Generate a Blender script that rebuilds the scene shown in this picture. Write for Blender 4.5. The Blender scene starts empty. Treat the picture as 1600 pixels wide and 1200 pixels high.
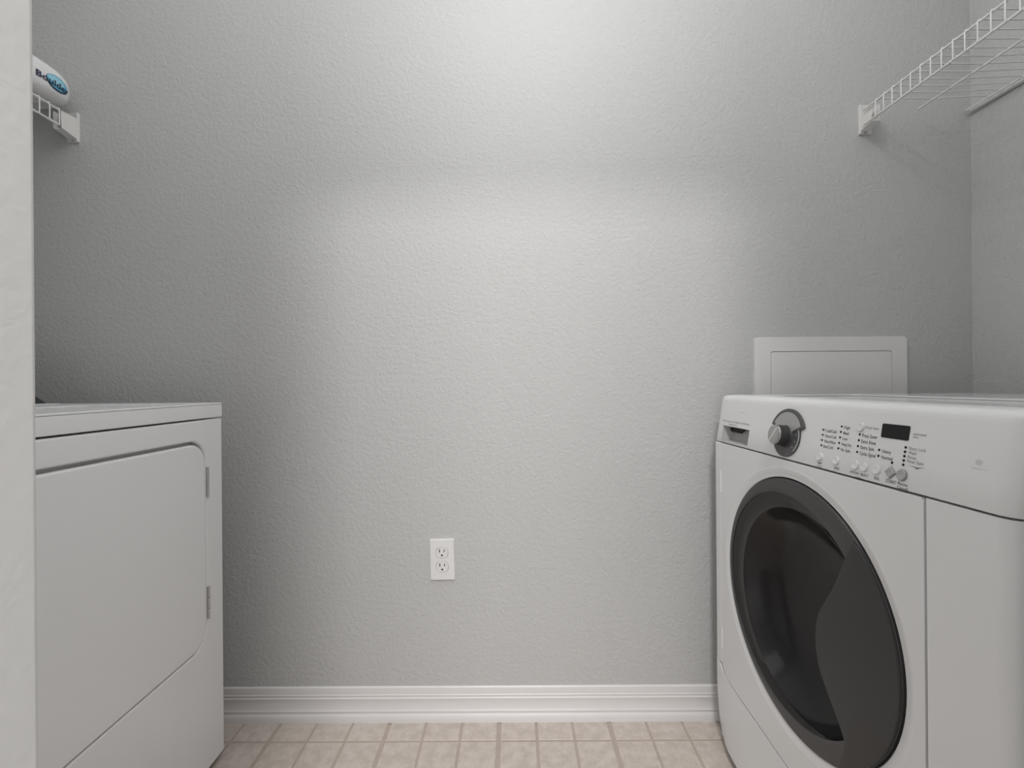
import bpy, bmesh, math, random
from mathutils import Vector, Matrix
from mathutils.geometry import tessellate_polygon
random.seed(4)
sc = bpy.context.scene
C = sc.collection
PI = math.pi

# ------------------------------------------------------------------ camera
cam = bpy.data.cameras.new('camera'); camo = bpy.data.objects.new('camera', cam); C.objects.link(camo)
cam.sensor_width = 36.0; cam.lens = 705.0/1600*36; cam.clip_start = 0.01
psi, rho = 10/705.0, 0.008
fwd = Vector((math.sin(psi), math.cos(psi), 0)); rt = Vector((math.cos(psi), -math.sin(psi), 0)); up = Vector((0, 0, 1))
cr = rt*math.cos(rho) - up*math.sin(rho); cu = up*math.cos(rho) + rt*math.sin(rho)
M = Matrix((cr, cu, -fwd)).transposed().to_4x4(); M.translation = (0, 0, 0.942)
camo.matrix_world = M
sc.camera = camo

# ------------------------------------------------------------------ world, lights, exposure
w = bpy.data.worlds.new('world'); sc.world = w; w.use_nodes = True
w.node_tree.nodes['Background'].inputs[0].default_value = (1, 0.99, 0.97, 1)
w.node_tree.nodes['Background'].inputs[1].default_value = 0.0
def lamp(name, kind, loc, energy, size, col=(1, 1, 1), rot=(0, 0, 0), sizey=None):
    l = bpy.data.lights.new(name, kind); l.energy = energy; l.color = col
    if kind == 'POINT': l.shadow_soft_size = size
    else:
        l.size = size
        if sizey: l.shape = 'RECTANGLE'; l.size_y = sizey
    o = bpy.data.objects.new(name, l); o.location = loc; o.rotation_euler = rot; C.objects.link(o); return o
lamp('added_ceiling_fill', 'AREA', (-0.1, 0.76, 2.42), 5.4, 2.4, (1, 1, 1), (0, 0, 0), 0.7)  # added broad fill just under the laundry ceiling, no such source known
lamp('laundry_ceiling_lamp', 'POINT', (0.09, 0.48, 2.27), 9.2, 0.045, (1.0, 1.0, 0.99))
lamp('hall_ceiling_lamp', 'AREA', (0.02, -0.72, 2.40), 33.0, 0.26, (1.0, 0.975, 0.965))
lamp('added_hall_end_fill', 'AREA', (0.0, -3.9, 1.45), 58.0, 2.2, (1.0, 0.985, 0.97), (PI/2, 0, 0), 2.2)  # added soft frontal fill before the closed hall end wall, no opening there
sc.view_settings.view_transform = 'Standard'; sc.view_settings.look = 'None'
sc.view_settings.gamma = 1.0; sc.view_settings.use_curve_mapping = False
sc.view_settings.exposure = -0.07

# ------------------------------------------------------------------ materials
def mat(name, col, rough=0.5, metal=0.0, spec=0.5, coat=0.0, bump=None, mottle=None, emit=None):
    m = bpy.data.materials.new(name); m.use_nodes = True; nt = m.node_tree; b = nt.nodes['Principled BSDF']
    b.inputs['Base Color'].default_value = (*col, 1); b.inputs['Roughness'].default_value = rough
    b.inputs['Metallic'].default_value = metal; b.inputs['Specular IOR Level'].default_value = spec
    b.inputs['Coat Weight'].default_value = coat
    if bump or mottle:
        tc = nt.nodes.new('ShaderNodeTexCoord')
    if bump:
        prev = None
        for sc_, dist, det in bump:
            n = nt.nodes.new('ShaderNodeTexNoise'); n.inputs['Scale'].default_value = sc_; n.inputs['Detail'].default_value = det
            n.inputs['Roughness'].default_value = 0.55; n.inputs['Distortion'].default_value = 0.4
            nt.links.new(tc.outputs['Object'], n.inputs['Vector'])
            bp = nt.nodes.new('ShaderNodeBump'); bp.inputs['Strength'].default_value = 1.0; bp.inputs['Distance'].default_value = dist
            nt.links.new(n.outputs['Fac'], bp.inputs['Height'])
            if prev: nt.links.new(prev.outputs['Normal'], bp.inputs['Normal'])
            prev = bp
        nt.links.new(prev.outputs['Normal'], b.inputs['Normal'])
    if mottle:
        scale, c2, lo, hi, perobj = mottle
        n = nt.nodes.new('ShaderNodeTexNoise'); n.inputs['Scale'].default_value = scale; n.inputs['Detail'].default_value = 6
        n.inputs['Roughness'].default_value = 0.65
        if perobj:
            oi = nt.nodes.new('ShaderNodeObjectInfo'); ad = nt.nodes.new('ShaderNodeVectorMath'); ad.operation = 'ADD'
            nt.links.new(tc.outputs['Object'], ad.inputs[0]); nt.links.new(oi.outputs['Location'], ad.inputs[1])
            nt.links.new(ad.outputs[0], n.inputs['Vector'])
        else: nt.links.new(tc.outputs['Object'], n.inputs['Vector'])
        r = nt.nodes.new('ShaderNodeValToRGB'); r.color_ramp.elements[0].position = lo; r.color_ramp.elements[1].position = hi
        r.color_ramp.elements[0].color = (*c2, 1); r.color_ramp.elements[1].color = (*col, 1)
        nt.links.new(n.outputs['Fac'], r.inputs['Fac']); nt.links.new(r.outputs['Color'], b.inputs['Base Color'])
    return m
WALL = mat('grey_wall_paint', (0.54, 0.543, 0.540), 0.62, bump=[(85, 0.0021, 2.0), (210, 0.0010, 2.0)])
JAMB = mat('pale_wall_paint', (0.64, 0.638, 0.63), 0.6, bump=[(110, 0.0003, 2.0)])
CEIL = mat('white_ceiling_paint', (0.75, 0.75, 0.75), 0.8, bump=[(60, 0.003, 2)])
TRIM = mat('white_trim_paint', (0.77, 0.755, 0.755), 0.35)
TILE = mat('beige_vinyl_tile', (0.66, 0.59, 0.535), 0.42, mottle=(38, (0.54, 0.475, 0.42), 0.36, 0.62, True), bump=[(120, 0.0006, 3)])
GROUT = mat('tan_grout_line', (0.50, 0.43, 0.375), 0.6, mottle=(60, (0.46, 0.395, 0.345), 0.4, 0.65, False))
WHITE = mat('white_appliance_enamel', (0.80, 0.803, 0.808), 0.27, spec=0.5)
WHITEP = mat('white_appliance_plastic', (0.77, 0.775, 0.775), 0.33, spec=0.5)
GLOSS = mat('white_glossy_enamel', (0.72, 0.725, 0.73), 0.12, spec=0.6)
PLAST = mat('white_plastic', (0.78, 0.77, 0.765), 0.35)
WIREM = mat('white_vinyl_coated_wire', (0.76, 0.755, 0.74), 0.4)
CHAR = mat('charcoal_plastic', (0.058, 0.056, 0.057), 0.42)
CHAR2 = mat('charcoal_plastic_handle', (0.040, 0.039, 0.040), 0.42, spec=0.4)
GLASS = mat('smoked_glass', (0.018, 0.017, 0.0175), 0.16, spec=0.3)
BLACK = mat('black_display', (0.005, 0.005, 0.0055), 0.35, spec=0.3)
DARK = mat('black_gap', (0.02, 0.02, 0.02), 0.7)
DIAL = mat('dark_grey_plastic', (0.085, 0.085, 0.087), 0.4)
KNOB = mat('dark_knob_rubber', (0.035, 0.035, 0.036), 0.42, spec=0.35)
CHROME = mat('brushed_chrome', (0.50, 0.495, 0.49), 0.33, metal=1.0)
SILV = mat('silver_plastic', (0.42, 0.42, 0.415), 0.35, metal=0.3)
BTNG = mat('grey_button', (0.40, 0.40, 0.40), 0.35)
PRINT = mat('grey_print', (0.17, 0.17, 0.175), 0.5)
PRINTL = mat('pale_grey_print', (0.38, 0.38, 0.385), 0.5)
PRINTVL = mat('faint_grey_print', (0.60, 0.60, 0.605), 0.4)
STEEL = mat('steel_hinge', (0.55, 0.54, 0.53), 0.35, metal=0.7)
FOOT = mat('brown_rubber_foot', (0.06, 0.045, 0.04), 0.7)
BAG = mat('white_plastic_film', (0.80, 0.80, 0.81), 0.22, spec=0.5, bump=[(22, 0.004, 2)])
BLUE = mat('light_blue_print', (0.13, 0.47, 0.66), 0.3)
NAVY = mat('navy_print', (0.012, 0.02, 0.06), 0.3)
LBLUE = mat('pale_blue_print', (0.33, 0.66, 0.80), 0.3)
HALLF = mat('hall_floor_finish', (0.42, 0.40, 0.38), 0.5, mottle=(20, (0.36, 0.34, 0.32), 0.4, 0.6, False))

# ------------------------------------------------------------------ helpers
def finish(name, bm, m, parent=None, smooth=True, ang=40, wn=False):
    me = bpy.data.meshes.new(name); bmesh.ops.recalc_face_normals(bm, faces=bm.faces); bm.to_mesh(me); bm.free()
    me.materials.append(m)
    if smooth:
        for p in me.polygons: p.use_smooth = True
        me.set_sharp_from_angle(angle=math.radians(ang))
    o = bpy.data.objects.new(name, me); C.objects.link(o)
    if parent: o.parent = parent
    if wn:
        md = o.modifiers.new('wn', 'WEIGHTED_NORMAL'); md.keep_sharp = True
    return o
def bevel(bm, r, seg=3, ang=35, filt=None):
    es = [e for e in bm.edges if len(e.link_faces) == 2 and e.calc_face_angle(0) > math.radians(ang) and (filt is None or filt(e))]
    if es: bmesh.ops.bevel(bm, geom=es, offset=r, segments=seg, profile=0.5, affect='EDGES', clamp_overlap=True)
def add_box(bm, x0, x1, y0, y1, z0, z1):
    v = [bm.verts.new((x, y, z)) for x in (x0, x1) for y in (y0, y1) for z in (z0, z1)]
    fs = []
    for f in ((0,1,3,2),(4,6,7,5),(0,4,5,1),(2,3,7,6),(0,2,6,4),(1,5,7,3)): fs.append(bm.faces.new([v[i] for i in f]))
    return v, fs
def box(name, x0, x1, y0, y1, z0, z1, m, parent=None, r=0.0, seg=3):
    bm = bmesh.new(); add_box(bm, x0, x1, y0, y1, z0, z1)
    bmesh.ops.recalc_face_normals(bm, faces=bm.faces)
    if r: bevel(bm, r, seg)
    return finish(name, bm, m, parent, wn=bool(r))
def prism(bm, outer, y0, y1, holes=(), plane='xz'):
    """outline in (x,z) extruded along y (or outline (x,y) extruded along z when plane == 'xy')"""
    loops = [list(outer)] + [list(h) for h in holes]
    P = (lambda p, t: (p[0], t, p[1])) if plane == 'xz' else (lambda p, t: (p[0], p[1], t))
    A, B = [], []
    for lp in loops:
        A.append([bm.verts.new(P(p, y0)) for p in lp]); B.append([bm.verts.new(P(p, y1)) for p in lp])
    for a, b in zip(A, B):
        for i in range(len(a)):
            j = (i+1) % len(a); bm.faces.new((a[i], a[j], b[j], b[i]))
    if not holes:
        bm.faces.new(A[0]); bm.faces.new(B[0])
    else:
        fa = [v for l in A for v in l]; fb = [v for l in B for v in l]
        for t in tessellate_polygon([[Vector((p[0], p[1], 0)) for p in lp] for lp in loops]):
            bm.faces.new([fa[i] for i in t]); bm.faces.new([fb[i] for i in t])
    bmesh.ops.recalc_face_normals(bm, faces=bm.faces)
def prism_obj(name, outer, y0, y1, m, parent=None, holes=(), r=0.0, seg=3, plane='xz', ang=35):
    bm = bmesh.new(); prism(bm, outer, y0, y1, holes, plane)
    if r: bevel(bm, r, seg, ang)
    return finish(name, bm, m, parent, wn=True)
def rrect(x0, x1, z0, z1, r, n=6):
    pts = []
    for cx, cz, a0 in ((x1-r, z1-r, 0), (x0+r, z1-r, 90), (x0+r, z0+r, 180), (x1-r, z0+r, 270)):
        for i in range(n+1):
            a = math.radians(a0 + 90*i/n); pts.append((cx+r*math.cos(a), cz+r*math.sin(a)))
    return pts
def circ(cx, cz, r, n=64, a0=0, a1=360):
    full = abs(a1-a0) >= 360
    k = n if full else n+1
    return [(cx+r*math.cos(math.radians(a0+(a1-a0)*i/n)), cz+r*math.sin(math.radians(a0+(a1-a0)*i/n))) for i in range(k)]
def loft(name, rings, m, parent=None, cap0=False, cap1=False, ang=40, xf=None):
    """rings: lists of 3-D points, same count, closed"""
    bm = bmesh.new(); V = [[bm.verts.new(xf(p) if xf else p) for p in r] for r in rings]; n = len(V[0])
    for a, b in zip(V, V[1:]):
        for i in range(n):
            j = (i+1) % n; bm.faces.new((a[i], a[j], b[j], b[i]))
    if cap0: bm.faces.new(V[0])
    if cap1: bm.faces.new(V[-1])
    return finish(name, bm, m, parent, ang=ang)
def add_tube(bm, pts, r, n=8):
    pts = [Vector(p) for p in pts]; rings = []
    ref = None
    for i, p in enumerate(pts):
        d = (pts[min(i+1, len(pts)-1)] - pts[max(i-1, 0)]).normalized()
        if ref is None: ref = Vector((0, 0, 1)) if abs(d.z) < 0.9 else Vector((0, 1, 0))
        s = d.cross(ref).normalized(); t = s.cross(d).normalized(); ref = t
        rings.append([bm.verts.new(p + r*(math.cos(2*PI*k/n)*s + math.sin(2*PI*k/n)*t)) for k in range(n)])
    for a, b in zip(rings, rings[1:]):
        for k in range(n): bm.faces.new((a[k], a[(k+1) % n], b[(k+1) % n], b[k]))
    bm.faces.new(rings[0]); bm.faces.new(rings[-1])
def tube(name, pts, r, m, parent=None, n=8):
    bm = bmesh.new(); add_tube(bm, pts, r, n); return finish(name, bm, m, parent, ang=60)
def thing(name, label, cat, loc=(0, 0, 0), rz=0, group=None):
    o = bpy.data.objects.new(name, None); C.objects.link(o); o.empty_display_size = 0.1
    o.location = loc; o.rotation_euler = (0, 0, rz); o['label'] = label; o['category'] = cat
    if group: o['group'] = group
    return o
def struct(o): o['kind'] = 'structure'; return o
def text_verts(s, h, width=None, bold=0.0):
    """flat text outline mesh: (verts (x,y), faces), cap height h, left aligned at x=0, vertically centred"""
    cu_ = bpy.data.curves.new('t', 'FONT'); cu_.body = s; cu_.size = 1.0; cu_.resolution_u = 2; cu_.offset = bold
    ob = bpy.data.objects.new('t', cu_); C.objects.link(ob)
    dg = bpy.context.evaluated_depsgraph_get(); dg.update()
    me = bpy.data.meshes.new_from_object(ob.evaluated_get(dg))
    vs = [(v.co.x, v.co.y) for v in me.vertices]; fs = [tuple(p.vertices) for p in me.polygons]
    bpy.data.objects.remove(ob); bpy.data.curves.remove(cu_); bpy.data.meshes.remove(me)
    k = h/0.70; x0 = min(v[0] for v in vs); x1 = max(v[0] for v in vs); kx = (width/(x1-x0)) if width else k
    return [((v[0]-x0)*kx, (v[1]-0.35)*k) for v in vs], fs

# ------------------------------------------------------------------ room shell (its walls are turned a degree from the machines)
PH = -0.0178
OW = Vector((0, 1.2681, 0))
EX = Vector((math.cos(PH), math.sin(PH), 0)); EY = Vector((-math.sin(PH), math.cos(PH), 0))
def room(o):
    o.location = OW; o.rotation_euler = (0, 0, PH); return o
def RW(a, b, z=0): return OW + EX*a + EY*b + Vector((0, 0, z))
AL, AR, H, BF, BO = -1.505, 1.3079, 2.44, -1.012, -1.132
struct(room(box('wall_back', AL-0.1, AR+0.1, 0, 0.1, -0.05, H, WALL)))
struct(room(box('wall_left', AL-0.1, AL, BO, 0, -0.05, H, WALL)))
struct(room(box('wall_right', AR, AR+0.1, BO, 0, -0.05, H, WALL)))
DL, DR, DH = -0.2475, 0.37, 2.0
bm = bmesh.new()
prism(bm, [(AL, 0), (DL, 0), (DL, DH), (DR, DH), (DR, 0), (AR, 0), (AR, H), (AL, H)], BO, BF)
bevel(bm, 0.004, 4, filt=lambda e: all(DL-1e-4 <= v.co.x <= DR+1e-4 and v.co.z <= DH+1e-4 for v in e.verts) and abs(e.verts[0].co.y-e.verts[1].co.y) < 1e-5)
struct(room(finish('wall_front', bm, JAMB, wn=True)))
struct(room(box('ceiling', AL-0.1, AR+0.1, -5.2, 0.1, H, H+0.1, CEIL)))
struct(room(box('wall_hall_left', AL-0.1, AL, -5.2, BO, -0.05, H, CEIL)))
struct(room(box('wall_hall_right', AR, AR+0.1, -5.2, BO, -0.05, H, CEIL)))
struct(room(box('wall_hall_end', AL-0.1, AR+0.1, -5.3, -5.2, -0.05, H, CEIL)))
struct(room(box('floor_hall', AL-0.1, AR+0.1, -5.2, BF-0.01, -0.1, 0.0, HALLF)))
fl = struct(room(box('floor', AL-0.1, AR+0.1, BF-0.01, 0.0, -0.1, -0.0015, GROUT)))
# floor tiles: 4 inch squares, every third joint wider
P12 = 0.3048; wide, thin = 0.0115, 0.0065
tile_me = {}
def tile_mesh(sx, sy):
    key = (round(sx, 4), round(sy, 4))
    if key not in tile_me:
        bm = bmesh.new(); add_box(bm, -sx/2, sx/2, -sy/2, sy/2, -0.003, 0.0)
        bmesh.ops.recalc_face_normals(bm, faces=bm.faces)
        bevel(bm, 0.0012, 1, filt=lambda e: all(v.co.z > -1e-5 for v in e.verts))
        me = bpy.data.meshes.new('tile'); bm.to_mesh(me); bm.free(); me.materials.append(TILE); tile_me[key] = me
    return tile_me[key]
def spans(start, lo, hi):
    out = []; k = math.floor((lo-start)/P12)-1
    while start+k*P12 < hi:
        c = start + k*P12; a = c + wide/2; e = c + P12 - wide/2; s = (e-a-2*thin)/3
        for i in range(3):
            p, q = a+i*(s+thin), a+i*(s+thin)+s
            p, q = max(p, lo), min(q, hi)
            if q-p > 0.012: out.append((p, q))
        k += 1
    return out
for (p, q) in spans(-0.3300, AL+0.001, AR-0.001):
    for (r_, s_) in spans(-0.1785, BF, -0.001):
        o = bpy.data.objects.new('tile', tile_mesh(q-p, s_-r_)); C.objects.link(o); o.parent = fl
        o.location = ((p+q)/2, (r_+s_)/2, 0)
# baseboards
BP = [(0, 0), (0, 0.1), (-0.004, 0.1), (-0.0075, 0.0975), (-0.0082, 0.094), (-0.0082, 0.0785), (-0.0105, 0.0768), (-0.0105, 0.0755), (-0.0078, 0.0735),
      (-0.0078, 0.0695), (-0.0118, 0.0675), (-0.0118, 0.066), (-0.0095, 0.0615), (-0.0088, 0.054), (-0.0092, 0.046), (-0.0108, 0.038), (-0.0125, 0.034), (-0.0148, 0.0318),
      (-0.0148, 0.0298), (-0.0128, 0.0275), (-0.0128, 0.0235), (-0.0165, 0.021), (-0.019, 0.017), (-0.0205, 0.011), (-0.0212, 0.004), (-0.0212, 0)]
def baseboard(name, rings_at):
    bm = bmesh.new(); V = [[bm.verts.new(f(d, z)) for d, z in BP] for f in rings_at]
    n = len(BP)
    for i in range(n): bm.faces.new((V[0][i], V[0][(i+1) % n], V[1][(i+1) % n], V[1][i]))
    bm.faces.new(V[0]); bm.faces.new(V[1])
    return struct(room(finish(name, bm, TRIM, ang=28)))
BP = [(d*0.60, z*0.955) for d, z in BP]
baseboard('baseboard_back', [lambda d, z: (AL, d, z), lambda d, z: (AR, d, z)])
baseboard('baseboard_right', [lambda d, z: (AR+d, BF, z), lambda d, z: (AR+d, -0.013, z)])
baseboard('baseboard_left', [lambda d, z: (AL-d, BF, z), lambda d, z: (AL-d, -0.013, z)])

# ------------------------------------------------------------------ washer (local: front faces -y, x to the right as one looks at it)
wash = thing('washing_machine', 'white front-loading washing machine with round charcoal door, dial and button panel on the right', 'washing machine', (0.547, 0.828, 0), -PI/2)
Wd = 0.345
def S(u, v, w_=0.0):        # point on the sloping console face
    return (u-Wd, 0.1615*v - 0.987*w_, 0.79 + 0.9869*v + 0.1615*w_)
nr = 0.020; Wn = 0.352
cab = [(-Wd, 0.70), (-Wd, 0.012), (-0.3155, 0.012), (-0.3155, 0.10), (0.2455, 0.10), (0.2455, 0.003), (0.2465, 0.0008), (0.2485, -0.0005), (Wn-nr, -0.0005)] + [(Wn-nr+nr*math.sin(math.radians(a)), -0.0005+nr-nr*math.cos(math.radians(a))) for a in range(10, 91, 10)] + [(Wn, 0.70)]
prism_obj('cabinet', cab, 0.022, 0.7885, WHITE, wash, plane='xy')
# strip of the cabinet right of the door panel, and narrow flange on the far side
box('flange', -Wd, -0.3155, 0.0, 0.03, 0.225, 0.7882, WHITE, wash, r=0.003)
# door panel with the round opening
dcx, dcz, dR = 0.828-0.8601, 0.5106, 0.2409
arch = [(-0.3145, 0.219), (-0.300, 0.2085), (-0.278, 0.2005), (-0.23, 0.1965), (-0.164, 0.193), (-0.055, 0.187), (0.06, 0.183), (0.16, 0.181), (0.2435, 0.180)]
outl = arch + [(0.2435, 0.783), (0.239, 0.788), (-0.3145, 0.788)]
ro = 0.264
bm = bmesh.new(); prism(bm, outl, 0.0, 0.012, [circ(dcx, dcz, ro, 96)])
bevel(bm, 0.003, 2, filt=lambda e: not all(abs(math.hypot(v.co.x-dcx, v.co.z-dcz)-ro) < 1e-3 for v in e.verts))
panel = finish('front_panel', bm, WHITE, wash, wn=True)
def ring(cx, cz, r, y, n=96): return [(p[0], y, p[1]) for p in circ(cx, cz, r, n)]
loft('door_surround', [ring(dcx, dcz, ro, 0.0), ring(dcx, dcz, ro-0.003, -0.0005), ring(dcx, dcz, ro-0.012, 0.003), ring(dcx, dcz, dR+0.004, 0.0035), ring(dcx, dcz, dR+0.0025, 0.005), ring(dcx, dcz, dR+0.0025, 0.011)], WHITE, wash)
loft('door_gasket', [ring(dcx, dcz, dR+0.0035, 0.0065), ring(dcx, dcz, dR-0.01, 0.0065)], DARK, wash)
# door: charcoal ring > smoked glass, handle
icx, icz, iR = 0.828-0.8764, 0.5087, 0.2125
def mixr(t, y): return ring(dcx*(1-t)+icx*t, dcz*(1-t)+icz*t, (dR)*(1-t)+iR*t, y)
door = loft('door', [mixr(0.0, 0.0062), mixr(0.0, 0.0022), mixr(0.03, 0.0008), mixr(0.25, 0.0), mixr(0.6, -0.0008), mixr(0.9, -0.0008), mixr(1.0, 0.0003), mixr(1.02, 0.006)], CHAR, wash)
door['label'] = 'round charcoal plastic door frame'
bcx, bcz, bR = 0.828-0.853, 0.5025, 0.1925
def mixg(t, y): return ring(icx*(1-t)+bcx*t, icz*(1-t)+bcz*t, iR*(1-t)+bR*t, y)
loft('window', [mixg(-0.05, 0.006), mixg(0.0, 0.0015), mixg(0.35, 0.003), mixg(0.88, 0.007), mixg(0.96, 0.0055), mixg(1.06, 0.011),
     ring(bcx, bcz, bR*0.93, 0.03), ring(bcx, bcz, bR*0.82, 0.055), ring(bcx, bcz, bR*0.6, 0.07), ring(bcx, bcz, bR*0.3, 0.076), ring(bcx, bcz, bR*0.02, 0.077)], GLASS, door, cap1=True, ang=50)['label'] = 'smoked glass bowl of the door'
hs = [(.7039, .6882), (.7080, .682), (.7119, .6743), (.7231, .6495), (.7310, .631), (.7404, .6109), (.7520, .588), (.7648, .5674), (.7765, .549), (.7841, .5334), (.7895, .514), (.7910, .4936), (.7900, .470),
      (.7851, .4474), (.7765, .430), (.7634, .4127), (.7490, .395), (.7372, .3798), (.7290, .367), (.7245, .3581), (.7290, .334), (.7360, .314)]
hp = [(0.828-a, b) for a, b in hs]
a_start = math.degrees(math.atan2(.3040-dcz, (0.828-.7437)-dcx)); a_end = math.degrees(math.atan2(.6882-dcz, (0.828-.7039)-dcx))
rr = dR-0.0006
arc = [(dcx+rr*math.cos(math.radians(a_start+(a_end-a_start)*i/40)), dcz+rr*math.sin(math.radians(a_start+(a_end-a_start)*i/40))) for i in range(41)]
poly = hp + arc[:-1]
bm = bmesh.new(); prism(bm, poly, -0.0030, 0.0025)
bmesh.ops.triangulate(bm, faces=[f for f in bm.faces if len(f.verts) > 4])
bevel(bm, 0.0018, 3, filt=lambda e: all(v.co.y < -0.002 for v in e.verts))
finish('handle', bm, CHAR2, door, wn=True)['label'] = 'charcoal grip panel along the near side of the door'
# service panel under the door panel, bowed outwards at its foot
top = [(-Wd+0.001, 0.226), (-0.335, 0.2215), (-0.3245, 0.215), (-0.311, 0.2045), (-0.300, 0.2045), (-0.278, 0.1965), (-0.23, 0.1925), (-0.164, 0.189), (-0.055, 0.183), (0.06, 0.179), (0.16, 0.177), (0.243, 0.176)]
bm = bmesh.new(); rows = 7; V = []
for k in range(rows):
    t = k/(rows-1); row = []
    for (x, z) in top:
        zz = z*(1-t) + 0.030*t
        bow = 0.014*(t**1.5)*(1-(x/0.345)**2) + 0.000
        back = 0.012*(t**3)*max(0, (-x-0.29)/0.055)
        row.append(bm.verts.new((x, 0.0 - bow + back, zz)))
    V.append(row)
for a, b in zip(V, V[1:]):
    for i in range(len(a)-1): bm.faces.new((a[i], a[i+1], b[i+1], b[i]))
ret = bmesh.ops.extrude_face_region(bm, geom=bm.faces[:])
for g in ret['geom']:
    if isinstance(g, bmesh.types.BMVert): g.co.y = 0.04
finish('service_panel', bm, WHITE, wash, ang=30)
# far side hinge strips
for z0, z1 in ((0.6615, 0.7175), (0.262, 0.317)):
    bm = bmesh.new(); n = 5; L = (z1-z0)/n
    for k in range(n): add_tube(bm, [(-0.3150, 0.0, z0+k*L+0.0005), (-0.3150, 0.0, z0+(k+1)*L-0.0005)], 0.0024, 10)
    finish('hinge', bm, WHITE, wash)
# console
rn, rf = 0.022, 0.009
def dy(x):
    if x > Wn-rn: q = (x-(Wn-rn))/rn; return rn*(1-math.sqrt(max(0, 1-q*q)))
    if x < -Wd+rf: q = ((-Wd+rf)-x)/rf; return rf*(1-math.sqrt(max(0, 1-q*q)))
    return 0.0
xs = [-Wd, -Wd+0.001, -Wd+0.003, -Wd+0.006, -Wd+0.009, -Wd+0.0305, -Wd+0.1545, 0.0, 0.15, 0.25, 0.3, 0.322] + [Wn-rn+rn*math.sin(math.radians(a)) for a in (10, 22, 34, 46, 58, 70, 80, 87, 90)]
prof = [(0.075, 0.7905), (0.004, 0.7905), (0.001, 0.7915)] + [(0.1615*v, 0.79+0.9869*v) for v in (0.0035, 0.0435, 0.104)] + [(0.0181, 0.8985), (0.0203, 0.9030), (0.0242, 0.9066), (0.030, 0.9085), (0.04, 0.909), (0.075, 0.909)]
bm = bmesh.new(); G = []
for x in xs: G.append([bm.verts.new((x, min(y+dy(x)*(1 if y < 0.07 else 0), 0.075), z)) for y, z in prof])
for i in range(len(xs)-1):
    for j in range(len(prof)-1):
        if i == 5 and j == 3: continue       # opening of the detergent drawer grip
        bm.faces.new((G[i][j], G[i+1][j], G[i+1][j+1], G[i][j+1]))
bm.faces.new(G[0]); bm.faces.new(G[-1][::-1])
con = finish('control_console', bm, WHITEP, wash, ang=28)
# grip pocket
u0, u1, v0, v1 = 0.0305, 0.1545, 0.0035, 0.0435
mouth = [S(u0, v0), S(u1, v0), S(u1, v1), S(u0, v1)]
m2 = [S(u0+0.001, v0+0.004, -0.003), S(u1-0.002, v0+0.004, -0.003), S(u1-0.002, v1-0.001, -0.003), S(u0+0.001, v1-0.001, -0.003)]
m3 = [S(u0+0.008, v0+0.006, -0.022), S(u1-0.006, v0+0.006, -0.022), S(u1-0.004, v1, -0.022), S(u0+0.008, v1, -0.022)]
bm = bmesh.new(); R_ = [[bm.verts.new(p) for p in r] for r in (mouth, m2, m3)]
for a, b in zip(R_, R_[1:]):
    for i in range(4): bm.faces.new((a[i], a[(i+1) % 4], b[(i+1) % 4], b[i]))
bm.faces.new(R_[-1])
pk = finish('dispenser_recess', bm, BTNG, con, smooth=False)
pk['label'] = 'grey finger recess of the detergent drawer'
bm = bmesh.new(); q = [S(u0+0.006, v1-0.013, -0.0205), S(u0+0.055, v1-0.013, -0.0205), S(u0+0.075, v1-0.001, -0.0205), S(u0+0.006, v1-0.001, -0.0205)]
q2 = [S(u0+0.006, v1-0.010, -0.0165), S(u0+0.052, v1-0.010, -0.0165), S(u0+0.070, v1-0.002, -0.0165), S(u0+0.006, v1-0.002, -0.0165)]
A_ = [bm.verts.new(p) for p in q]; B_ = [bm.verts.new(p) for p in q2]
for i in range(4): bm.faces.new((A_[i], A_[(i+1) % 4], B_[(i+1) % 4], B_[i]))
bm.faces.new(B_); bm.faces.new(A_)
finish('latch_slot', bm, DARK, con, smooth=False)
# dial
def SD(pts, w0): return [S(p[0], p[1], w0) for p in pts]
du, dv = 0.2915, 0.0452
def plate(name, pts, w0, w1, m, parent, r=0.0008):
    bm = bmesh.new(); A = [bm.verts.new(S(p[0], p[1], w0)) for p in pts]; B = [bm.verts.new(S(p[0], p[1], w1)) for p in pts]
    for i in range(len(A)): bm.faces.new((A[i], A[(i+1) % len(A)], B[(i+1) % len(B)], B[i]))
    bm.faces.new(A); bm.faces.new(B); bmesh.ops.recalc_face_normals(bm, faces=bm.faces)
    if r: bevel(bm, r, 2, filt=lambda e: True)
    return finish(name, bm, m, parent, wn=True)
plate('dial_plate', circ(du, dv, 0.0408, 64), -0.001, 0.003, DIAL, con)['label'] = 'dark grey disc behind the dial'
fan = circ(du, dv, 0.0545, 40, 22, 158) + circ(du, dv, 0.036, 10, 158, 22)
fr = plate('dial_hood', fan, -0.001, 0.0042, DIAL, con); fr['label'] = 'dark grey fan-shaped hood over the dial'
win = circ(du, dv+0.001, 0.0465, 30, 27, 150) + circ(du, dv, 0.012, 10, 150, 27)
plate('dial_window', win, 0.0035, 0.0052, SILV, con, 0.0005)['label'] = 'silver cycle window above the dial'
edge = circ(du, dv, 0.0400, 20, -42, 24) + circ(du, dv, 0.0378, 20, 24, -42)
plate('dial_trim', edge, 0.0025, 0.0042, SILV, con, 0.0003)['label'] = 'thin silver arc beside the dial'
for k, a in enumerate((10, -14, -38)):
    plate('cycle_mark', circ(du+0.0305*math.cos(math.radians(a)), dv+0.0305*math.sin(math.radians(a)), 0.0013, 10), 0.0025, 0.0036, SILV, con, 0)
ku = du-0.0015
def kr(r, w_, n=40, cu_=ku, cv_=dv): return [S(p[0], p[1], w_) for p in circ(cu_, cv_, r, n)]
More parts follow.
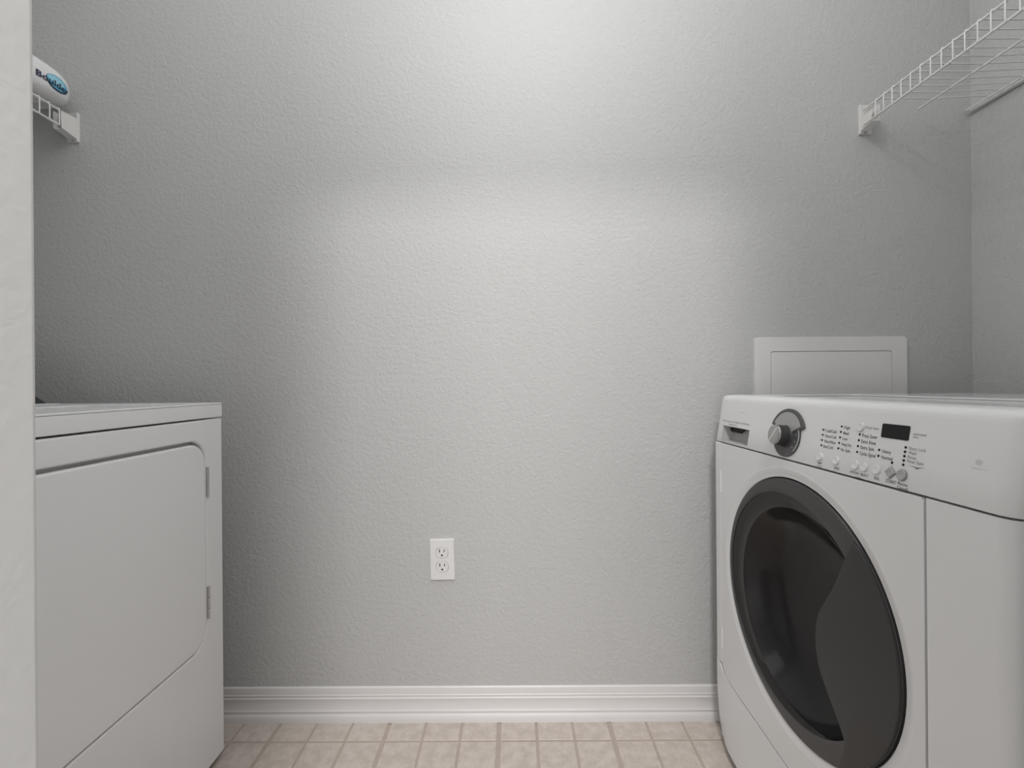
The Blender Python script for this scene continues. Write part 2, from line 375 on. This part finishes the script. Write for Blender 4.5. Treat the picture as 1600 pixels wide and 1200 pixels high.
knob = loft('knob', [kr(0.0225, 0.003), kr(0.0215, 0.0055), kr(0.0205, 0.0065), kr(0.0198, 0.020), kr(0.0192, 0.0245), kr(0.018, 0.026)], KNOB, con, cap1=True, ang=30)
knob['label'] = 'dark rubber cycle knob'
kc = loft('knob_cap', [kr(0.0192, 0.0225), kr(0.0195, 0.0245), kr(0.0188, 0.0268), kr(0.0165, 0.0280), kr(0.008, 0.0284), kr(0.0005, 0.0285)], CHROME, knob, cap1=True, ang=25)
kc['label'] = 'brushed chrome cap of the knob'
c_, s_ = math.cos(math.radians(58)), math.sin(math.radians(58))
# pointer line on the cap
pl = [(ku+0.015*c_ - 0.0009*s_, dv+0.015*s_+0.0009*c_), (ku-0.016*c_-0.0009*s_, dv-0.016*s_+0.0009*c_), (ku-0.016*c_+0.0009*s_, dv-0.016*s_-0.0009*c_), (ku+0.015*c_+0.0009*s_, dv+0.015*s_-0.0009*c_)]
plate('pointer_line', pl, 0.0276, 0.0290, PLAST, knob, 0)
# indicator lights
for u, v in [(0.3884, 0.0683), (0.3884, 0.0591), (0.3884, 0.0499), (0.3886, 0.0408), (0.4292, 0.0778), (0.4290, 0.0686), (0.4290, 0.0594), (0.4289, 0.0502), (0.4290, 0.0410),
             (0.4692, 0.0689), (0.4691, 0.0596), (0.4691, 0.0503), (0.4693, 0.0410), (0.5095, 0.0502), (0.5097, 0.0413), (0.5524, 0.0600), (0.5524, 0.0539), (0.5524, 0.0478), (0.5524, 0.0417), (0.5526, 0.0356), (0.5345, 0.0353)]:
    plate('indicator_light', circ(u, v, 0.0019, 12), -0.0005, 0.0004, BLACK, con, 0)
# push buttons
def button(u, v, r, m, label=None, dia=False):
    n = 4 if dia else 28; a0 = 0
    rg = lambda q, w_: [S(u+q*math.cos(2*PI*i/n), v+q*math.sin(2*PI*i/n), w_) for i in range(n)]
    b = loft('button', [rg(r*1.16, -0.0005), rg(r*1.15, 0.0007), rg(r*1.04, 0.0007), rg(r*1.03, -0.0003), rg(r, -0.0003), rg(r, 0.0022), rg(r*0.9, 0.0029), rg(r*0.75, 0.0027), rg(r*0.4, 0.0022)], m, con, cap1=True, ang=30)
    if label: b['label'] = label
for u, v in ((0.3895, 0.0205), (0.4291, 0.0203), (0.4702, 0.0200), (0.4873, 0.0200), (0.5105, 0.0204)): button(u, v, 0.0066, WHITEP)
button(0.4699, 0.0808, 0.0064, WHITEP)
button(0.5349, 0.0212, 0.0084, BTNG, 'grey diamond start button', True)
button(0.5535, 0.0212, 0.0074, BTNG, 'round grey pause button')
plate('display', rrect(0.5090, 0.5552, 0.0695, 0.0902, 0.0022, 4), -0.0005, 0.0006, BLACK, con, 0)['label'] = 'black digital display'
# printed lettering
def lettering(name, items, m, lab=None):
    for s, ua, ub, v, h in items:
        bm = bmesh.new()
        vs, fs = text_verts(s, h, ub-ua, 0.018)
        V = [bm.verts.new(S(ua+p[0], v+p[1], 0.00025)) for p in vs]
        for f in fs:
            try: bm.faces.new([V[i] for i in f])
            except ValueError: pass
        o = finish(name, bm, m, con, smooth=False)
        if lab: o['label'] = lab
L1 = [('Cold/Cold', .3935, .4195, .0675, .0052), ('Warm/Cold', .3935, .4210, .0583, .0052), ('Warm/Warm', .3935, .4215, .0491, .0052), ('Hot/Cold', .3935, .4170, .0400, .0052),
      ('High', .4345, .4480, .0770, .0050), ('Med', .4345, .4465, .0678, .0050), ('Low', .4345, .4460, .0586, .0050), ('Hang Dry', .4345, .4560, .0494, .0050), ('No Spin', .4345, .4550, .0402, .0050),
      ('Press Saver', .4745, .5030, .0683, .0054), ('Extra Rinse', .4745, .5020, .0590, .0054), ('Extra Spin', .4745, .5000, .0497, .0054), ('Cycle Signal', .4745, .5045, .0404, .0054),
      ('Heavy', .5150, .5305, .0496, .0052), ('Normal', .5150, .5345, .0407, .0052),
      ('TEMP', .3850, .3960, .0094, .0036), ('SPIN', .4262, .4372, .0078, .0040), ('OPTIONS', .4605, .4790, .0082, .0036), ('SELECT', .4820, .4970, .0080, .0036), ('SOIL', .5080, .5180, .0080, .0042),
      ('START', .5285, .5462, .0086, .0046), ('Pause', .5485, .5640, .0091, .0042), ('Cancel', .5485, .5650, .0035, .0042)]
lettering('printed_lettering', L1, PRINT)
L2 = [('Delay Start', .4785, .5035, .0814, .0036), ('estimated', .5608, .5800, .0804, .0032), ('time', .5608, .5690, .0762, .0030), ('Door Lock', .5575, .5830, .0600, .0044), ('Wash', .5575, .5700, .0539, .0044),
      ('Rinse', .5575, .5705, .0478, .0044), ('Final Spin', .5575, .5825, .0421, .0044), ('& Rinse', .3850, .3975, .0040, .0030),
      ('4', .3825, .3845, .0683, .004), ('3', .3825, .3845, .0591, .004), ('2', .3825, .3845, .0499, .004),
      ('Detergent and fabric softener', .0260, .1520, .0560, .0042), ('dispenser', .0560, .1010, .0488, .0034)]
lettering('printed_lettering', [('nmnnmn', .0960, .1270, .0812, .0036), ('oooooo', .6420, .6600, .0490, .0020)], PRINTVL, 'very faint printed lettering')
plate('printed_emblem', circ(0.650, 0.0560, 0.0038, 24), -0.0002, 0.0002, PRINTVL, con, 0)
lettering('printed_lettering', L2, PRINTL, 'pale grey printed lettering')
# swoosh marks
plate('printed_swoosh', [(0.5600, 0.0368), (0.5700, 0.0352), (0.5735, 0.0330), (0.5770, 0.0350), (0.5850, 0.0374), (0.5780, 0.0362), (0.5740, 0.0356), (0.5700, 0.0362)], -0.0002, 0.0003, PRINT, con, 0)
plate('printed_arrow', [(0.4700, 0.0020), (0.4775, 0.0016), (0.4785, 0.0002), (0.4800, 0.0016), (0.4880, 0.0020), (0.4800, 0.0024), (0.4785, 0.0032), (0.4772, 0.0024)], -0.0002, 0.0003, PRINT, con, 0)
# top: deck plate with a shallow tray
prism_obj('top_panel', [(-Wd, 0.0755), (Wn, 0.0755), (Wn, 0.665), (-Wd, 0.665)], 0.788, 0.9045, GLOSS, wash, plane='xy', r=0.003)
bm = bmesh.new(); prism(bm, [(-Wd, 0.0755), (Wn, 0.0755), (Wn, 0.665), (-Wd, 0.665)], 0.9045, 0.9090, [rrect(-Wd+0.03, Wd-0.03, 0.085, 0.345, 0.03)], plane='xy'); bevel(bm, 0.002, 2)
finish('top_rim', bm, GLOSS, wash, wn=True)
for x in (-0.29, 0.29):
    for y in (0.06, 0.62): tube('foot', [(x, y, 0.0), (x, y, 0.03)], 0.02, FOOT, wash, 16)

# ------------------------------------------------------------------ dryer
dry = thing('clothes_dryer', 'white clothes dryer with square hinged door on the left beside the door jamb', 'dryer', (-0.719, 0.8085, 0), PI/2)
bm = bmesh.new(); add_box(bm, -Wd, Wd, 0.02, 0.66, 0.024, 0.8615); bmesh.ops.recalc_face_normals(bm, faces=bm.faces); bevel(bm, 0.003, 2)
finish('cabinet', bm, WHITE, dry, wn=True)
hx0, hx1, hz0, hz1 = -0.284, 0.2815, 0.3245, 0.8150
bm = bmesh.new(); prism(bm, [(-Wd, 0.024), (Wd, 0.024), (Wd, 0.8625), (-Wd, 0.8625)], 0.0, 0.020, [rrect(hx0, hx1, hz0, hz1, 0.050, 8)]); bevel(bm, 0.0045, 3)
finish('front_panel', bm, WHITE, dry, wn=True)
bm = bmesh.new(); prism(bm, rrect(hx0+0.002, hx1-0.0022, hz0+0.0024, hz1-0.0072, 0.048, 8), -0.001, 0.0195); bevel(bm, 0.005, 4)
dd = finish('door', bm, WHITE, dry, wn=True)
for z0, z1 in ((0.676, 0.7490), (0.385, 0.462)):
    bm = bmesh.new(); n = 3; L = (z1-z0)/n
    for k in range(n): add_tube(bm, [(hx1+0.0035, -0.0022, z0+k*L+0.0006), (hx1+0.0035, -0.0022, z0+(k+1)*L-0.0006)], 0.0032, 12)
    finish('hinge', bm, STEEL, dry)['label'] = 'steel door hinge'
# lid
bm = bmesh.new(); prism(bm, [(-Wd, -0.001), (Wd, -0.001), (Wd, 0.66), (-Wd, 0.66)], 0.8655, 0.8975, plane='xy'); bevel(bm, 0.003, 2)
finish('top_panel', bm, WHITE, dry, wn=True)
bm = bmesh.new(); prism(bm, [(-Wd, -0.001), (Wd, -0.001), (Wd, 0.47), (-Wd, 0.47)], 0.8970, 0.9015, [rrect(-0.27, 0.235, 0.022, 0.255, 0.035)], plane='xy'); bevel(bm, 0.0022, 2)
finish('top_rim', bm, WHITE, dry, wn=True)
box('rear_ledge', -Wd+0.004, Wd-0.004, 0.40, 0.47, 0.9010, 0.9028, WHITE, dry, r=0.0008)
box('screw', 0.262, 0.266, 0.12, 0.124, 0.9012, 0.9024, STEEL, dry)
# console at the back with dark end caps
cp = [(0.432, 0.8975), (0.66, 0.8975), (0.66, 1.045), (0.62, 1.05), (0.55, 0.98), (0.482, 0.932)]
def side_prism(name, x0, x1, pts, m, parent, r=0.003):
    bm = bmesh.new(); A = [bm.verts.new((x0, p[0], p[1])) for p in pts]; B = [bm.verts.new((x1, p[0], p[1])) for p in pts]
    for i in range(len(A)): bm.faces.new((A[i], A[(i+1) % len(A)], B[(i+1) % len(B)], B[i]))
    bm.faces.new(A); bm.faces.new(B); bmesh.ops.recalc_face_normals(bm, faces=bm.faces); bevel(bm, r, 2)
    return finish(name, bm, m, parent, wn=True)
con2 = side_prism('control_console', -Wd+0.025, Wd-0.025, cp, WHITEP, dry)
for s in (-1, 1):
    a, b = sorted((s*(Wd-0.025), s*(Wd-0.002)))
    side_prism('console_end_cap', a, b, [(p[0]-0.006 if p[1] < 0.9 and p[0] < 0.5 else p[0], p[1]+0.002 if p[1] > 0.9 else p[1]) for p in cp], KNOB, dry)['label'] = 'dark end cap of the rear console'
for x in (-0.29, 0.29):
    for y in (0.05, 0.60): tube('foot', [(x, y, 0.0), (x, y, 0.03)], 0.02, FOOT, dry, 16)

# ------------------------------------------------------------------ wire shelves
WY = [1.168-0.02585*k for k in range(34)]
def shelf(sign, xf, xr, label):
    """sign +1: right-hand shelf; -1: left-hand shelf. xf lip, xr rear (positive numbers)"""
    x0 = sign*xf
    t = thing('wire_shelf', label, 'shelf', (x0, 1.2115, 1.685), 0)
    L = 0.90; X = lambda d: sign*d
    tube('front_rail', [(0, 0.012, 0), (0, -L, 0)], 0.0027, WIREM, t)
    tube('lip_rail', [(0, 0.012, -0.040), (0, -L, -0.040)], 0.0029, WIREM, t)
    dm = 0.1485
    tube('middle_rail', [(X(dm), 0.008, 0.0005), (X(dm), -L, 0.0005)], 0.0027, WIREM, t)
    D = xr-xf
    tube('rear_rail', [(X(D-0.014), 0.028, 0.0085), (X(D-0.014), -L, 0.0085)], 0.0027, WIREM, t)
    bm = bmesh.new()
    xa, xb = sorted((X(D-0.006), X(D)))
    add_box(bm, xa, xb, -L, 0.026, 0.001, 0.012); bmesh.ops.recalc_face_normals(bm, faces=bm.faces); bevel(bm, 0.0015, 1)
    finish('wall_track', bm, WIREM, t)
    # one deck wire, bent down over the lip
    bm = bmesh.new(); pts = [(X(-0.0036), 0, -0.0425), (X(-0.0038), 0, -0.020), (X(-0.0036), 0, -0.001), (X(-0.0022), 0, 0.0028), (X(0.001), 0, 0.0043), (X(dm), 0, 0.0048), (X(D-0.006), 0, 0.0128)]
    add_tube(bm, pts, 0.0016, 7)
    w0 = finish('wire', bm, WIREM, t, ang=60); me = w0.data
    ys = [-0.032-0.02585*k for k in range(34)] if sign > 0 else [0.010-0.02585*k for k in range(36)]
    for i, y in enumerate(ys):
        o = w0 if i == 0 else w0.copy()
        if i: C.objects.link(o); o.parent = t
        o.location = (0, y, 0)
    return t
shelf(1, 0.9873, 1.3025, 'white wire shelf on the right wall above the washing machine')
shelf(-1, 1.189, 1.494, 'white wire shelf on the left wall holding the white package')
def bracket(sign, a, label):
    """a: coordinate along the back wall of the edge nearest the room centre"""
    t = thing('shelf_bracket', label, 'bracket', RW(sign*a, 0, 1.672), PH, 'shelf end brackets on the back wall')
    def bx(name, a0, a1, b0, b1, z0, z1, r=0.001, m=WIREM):
        p, q = sorted((sign*a0, sign*a1)); return box(name, p, q, b0, b1, z0, z1, m, t, r, 2)
    bx('wall_plate', 0.0, 0.032, -0.006, 0.0, -0.0405, 0.0410)
    bx('edge_lip', -0.001, 0.003, -0.009, 0.0, -0.0405, 0.0410, 0.001)
    # cradle: two cheeks and a floor that slopes up to the front
    for a0, a1, zt in ((0.000, 0.0022, 0.0200), (0.0215, 0.0237, 0.0185)):
        p, q = sorted((sign*a0, sign*a1))
        bm = bmesh.new(); pts = [(-0.006, 0.0235), (-0.0455, zt), (-0.0455, -0.0265), (-0.006, -0.0345)]
        pts = [(b-0.006 if (sign < 0 and b < -0.03) else b, z) for b, z in pts]
        A = [bm.verts.new((p, b, z)) for b, z in pts]; B = [bm.verts.new((q, b, z)) for b, z in pts]
        for i in range(4): bm.faces.new((A[i], A[(i+1) % 4], B[(i+1) % 4], B[i]))
        bm.faces.new(A); bm.faces.new(B); bmesh.ops.recalc_face_normals(bm, faces=bm.faces); bevel(bm, 0.0007, 1); finish('cheek', bm, WIREM, t, wn=True)
    p, q = sorted((sign*0.000, sign*0.0237))
    bm = bmesh.new(); pts = [(-0.006, -0.0325), (-0.047, -0.0248), (-0.047, -0.0270), (-0.006, -0.0350)]
    A = [bm.verts.new((p, b, z)) for b, z in pts]; B = [bm.verts.new((q, b, z)) for b, z in pts]
    for i in range(4): bm.faces.new((A[i], A[(i+1) % 4], B[(i+1) % 4], B[i]))
    bm.faces.new(A); bm.faces.new(B); finish('cradle_floor', bm, WIREM, t, smooth=False)
    bx('rear_stop', 0.003, 0.0215, -0.012, -0.006, -0.030, 0.022)
    bm = bmesh.new(); add_tube(bm, [(sign*0.014, -0.005, -0.0375), (sign*0.014, -0.0075, -0.0375)], 0.0026, 12); finish('screw', bm, STEEL, t)['label'] = 'steel screw'
bracket(1, 0.9944, 'white plastic bracket on the back wall carrying the right wire shelf')
bracket(-1, 1.1948, 'white plastic bracket on the back wall carrying the left wire shelf')

# ------------------------------------------------------------------ package on the left shelf
HX, HY, HZ, EXPO = 0.10, 0.155, 0.048, 3.5
def pack_surf(a, b):
    ca, sa, cb, sb = math.cos(a), math.sin(a), math.cos(b), math.sin(b); e = 2/EXPO
    f = lambda t, k: math.copysign(abs(t)**k, t)
    return (HX*f(cb, e)*f(ca, e), HY*f(cb, e)*f(sa, e), HZ*f(sb, e))
pc = thing('paper_towel_package', 'white plastic package with blue oval logo on the left wire shelf', 'package', (-1.274, 1.120, 1.6945), math.radians(-9))
bm = bmesh.new(); NA, NB = 56, 28; V = []
for j in range(1, NB):
    b = -PI/2 + PI*j/NB; V.append([bm.verts.new(pack_surf(2*PI*i/NA, b)) for i in range(NA)])
for a, b in zip(V, V[1:]):
    for i in range(NA): bm.faces.new((a[i], a[(i+1) % NA], b[(i+1) % NA], b[i]))
bm.faces.new(V[0]); bm.faces.new(V[-1])
for v in bm.verts:
    v.co.z += HZ
wr = finish('wrapping', bm, BAG, pc, ang=180)
def px(y, z, lift):         # x of the +x face at (y, z)
    q = 1-abs(y/HY)**EXPO-abs((z-HZ)/HZ)**EXPO
    return HX*max(q, 0.02)**(1/EXPO)+lift
def print_patch(name, pts2, m, lift, faces=None):
    bm = bmesh.new()
    V = [bm.verts.new((0, p[0], p[1])) for p in pts2]
    if faces:
        for f in faces:
            try: bm.faces.new([V[i] for i in f])
            except ValueError: pass
    else: bm.faces.new(V)
    bmesh.ops.triangulate(bm, faces=bm.faces[:])
    bmesh.ops.subdivide_edges(bm, edges=[e for e in bm.edges if e.calc_length() > 0.006], cuts=2, use_grid_fill=False)
    bmesh.ops.triangulate(bm, faces=bm.faces[:])
    for v in bm.verts: v.co.x = px(v.co.y, v.co.z, lift)
    return finish(name, bm, m, pc, smooth=False)
def ell(cy, cz, ry, rz, tilt, n=40, a0=0, a1=360):
    out = []
    for i in range(n if a1-a0 == 360 else n+1):
        a = math.radians(a0+(a1-a0)*i/n); y, z = ry*math.cos(a), rz*math.sin(a); c, s = math.cos(tilt), math.sin(tilt)
        out.append((cy+y*c-z*s, cz+y*s+z*c))
    return out
LC = (0.094, HZ-0.006)
print_patch('logo_oval', ell(LC[0], LC[1], 0.030, 0.0185, 0.0), NAVY, 0.0006)
print_patch('logo_oval', ell(LC[0], LC[1]+0.0015, 0.0285, 0.0165, 0.0), BLUE, 0.0010)
print_patch('logo_oval', ell(LC[0]-0.004, LC[1]+0.005, 0.023, 0.010, 0.0), LBLUE, 0.0014)
vs, fs = text_verts('Boulder', 0.0150, 0.085, 0.018)
print_patch('logo_lettering', [(LC[0]-0.053+p[0], LC[1]-0.003+p[1]) for p in vs], NAVY, 0.0020, fs)['label'] = 'dark blue lettering of the logo'

# ------------------------------------------------------------------ outlet
out_ = thing('wall_outlet', 'white duplex electrical outlet low on the grey back wall', 'outlet', RW(-0.1814, 0, 0.4520), PH)
out_.rotation_euler = (0, -0.016, PH)
def rec_outline(cz, r=0.0170, h=0.0140, g=0.0):
    pts = []
    a = math.degrees(math.asin(h/r))
    for k in range(13): t = math.radians(-a+2*a*k/12); pts.append(((r+g)*math.cos(t), cz+(r+g)*math.sin(t)))
    for k in range(13): t = math.radians(180-a+2*a*k/12); pts.append(((r+g)*math.cos(t), cz+(r+g)*math.sin(t)))
    return pts
bm = bmesh.new(); prism(bm, [(-0.0342, -0.057), (0.0342, -0.057), (0.0342, 0.057), (-0.0342, 0.057)], -0.0065, 0.0, [rec_outline(0.0198, g=0.0008), rec_outline(-0.0198, g=0.0008)])
bevel(bm, 0.0022, 3, filt=lambda e: all(abs(v.co.x) > 0.034 or abs(v.co.z) > 0.0565 for v in e.verts) and any(v.co.y < -0.005 for v in e.verts))
finish('cover_plate', bm, PLAST, out_, wn=True)
box('backing', -0.018, 0.018, -0.0035, 0.0, -0.036, 0.036, DARK, out_)
for cz in (0.0198, -0.0198):
    rc = prism_obj('receptacle', rec_outline(cz), -0.0078, -0.001, PLAST, out_, r=0.0006, seg=2)
    box('slot', -0.0078, -0.0052, -0.0080, -0.0070, cz+0.0010, cz+0.0100, BLACK, rc)
    box('slot', 0.0054, 0.0076, -0.0080, -0.0070, cz+0.0018, cz+0.0092, BLACK, rc)
    prism_obj('ground_slot', circ(0, cz-0.0070, 0.0026, 16), -0.0080, -0.0070, BLACK, rc)
bm = bmesh.new(); add_tube(bm, [(0, -0.0060, 0), (0, -0.0075, 0)], 0.0030, 16); finish('screw', bm, PLAST, out_)

# ------------------------------------------------------------------ access panel
ap = thing('access_panel', 'white plastic access panel on the back wall behind the washing machine', 'access panel', RW(0.9071, 0, 0.8560), PH)
hw = 0.2120
bm = bmesh.new(); prism(bm, rrect(-hw, hw, -0.21, 0.2105, 0.012, 5), -0.008, 0.0, [rrect(-0.1680, 0.1700, -0.170, 0.1710, 0.007, 4)])
bevel(bm, 0.0025, 2, filt=lambda e: all(abs(v.co.x) > 0.18 or abs(v.co.z) > 0.185 for v in e.verts) and any(v.co.y < -0.004 for v in e.verts))
finish('frame', bm, PLAST, ap, wn=True)
prism_obj('cover', rrect(-0.1668, 0.1690, -0.1688, 0.1696, 0.006, 4), -0.0078, -0.001, PLAST, ap, r=0.0008, seg=2)
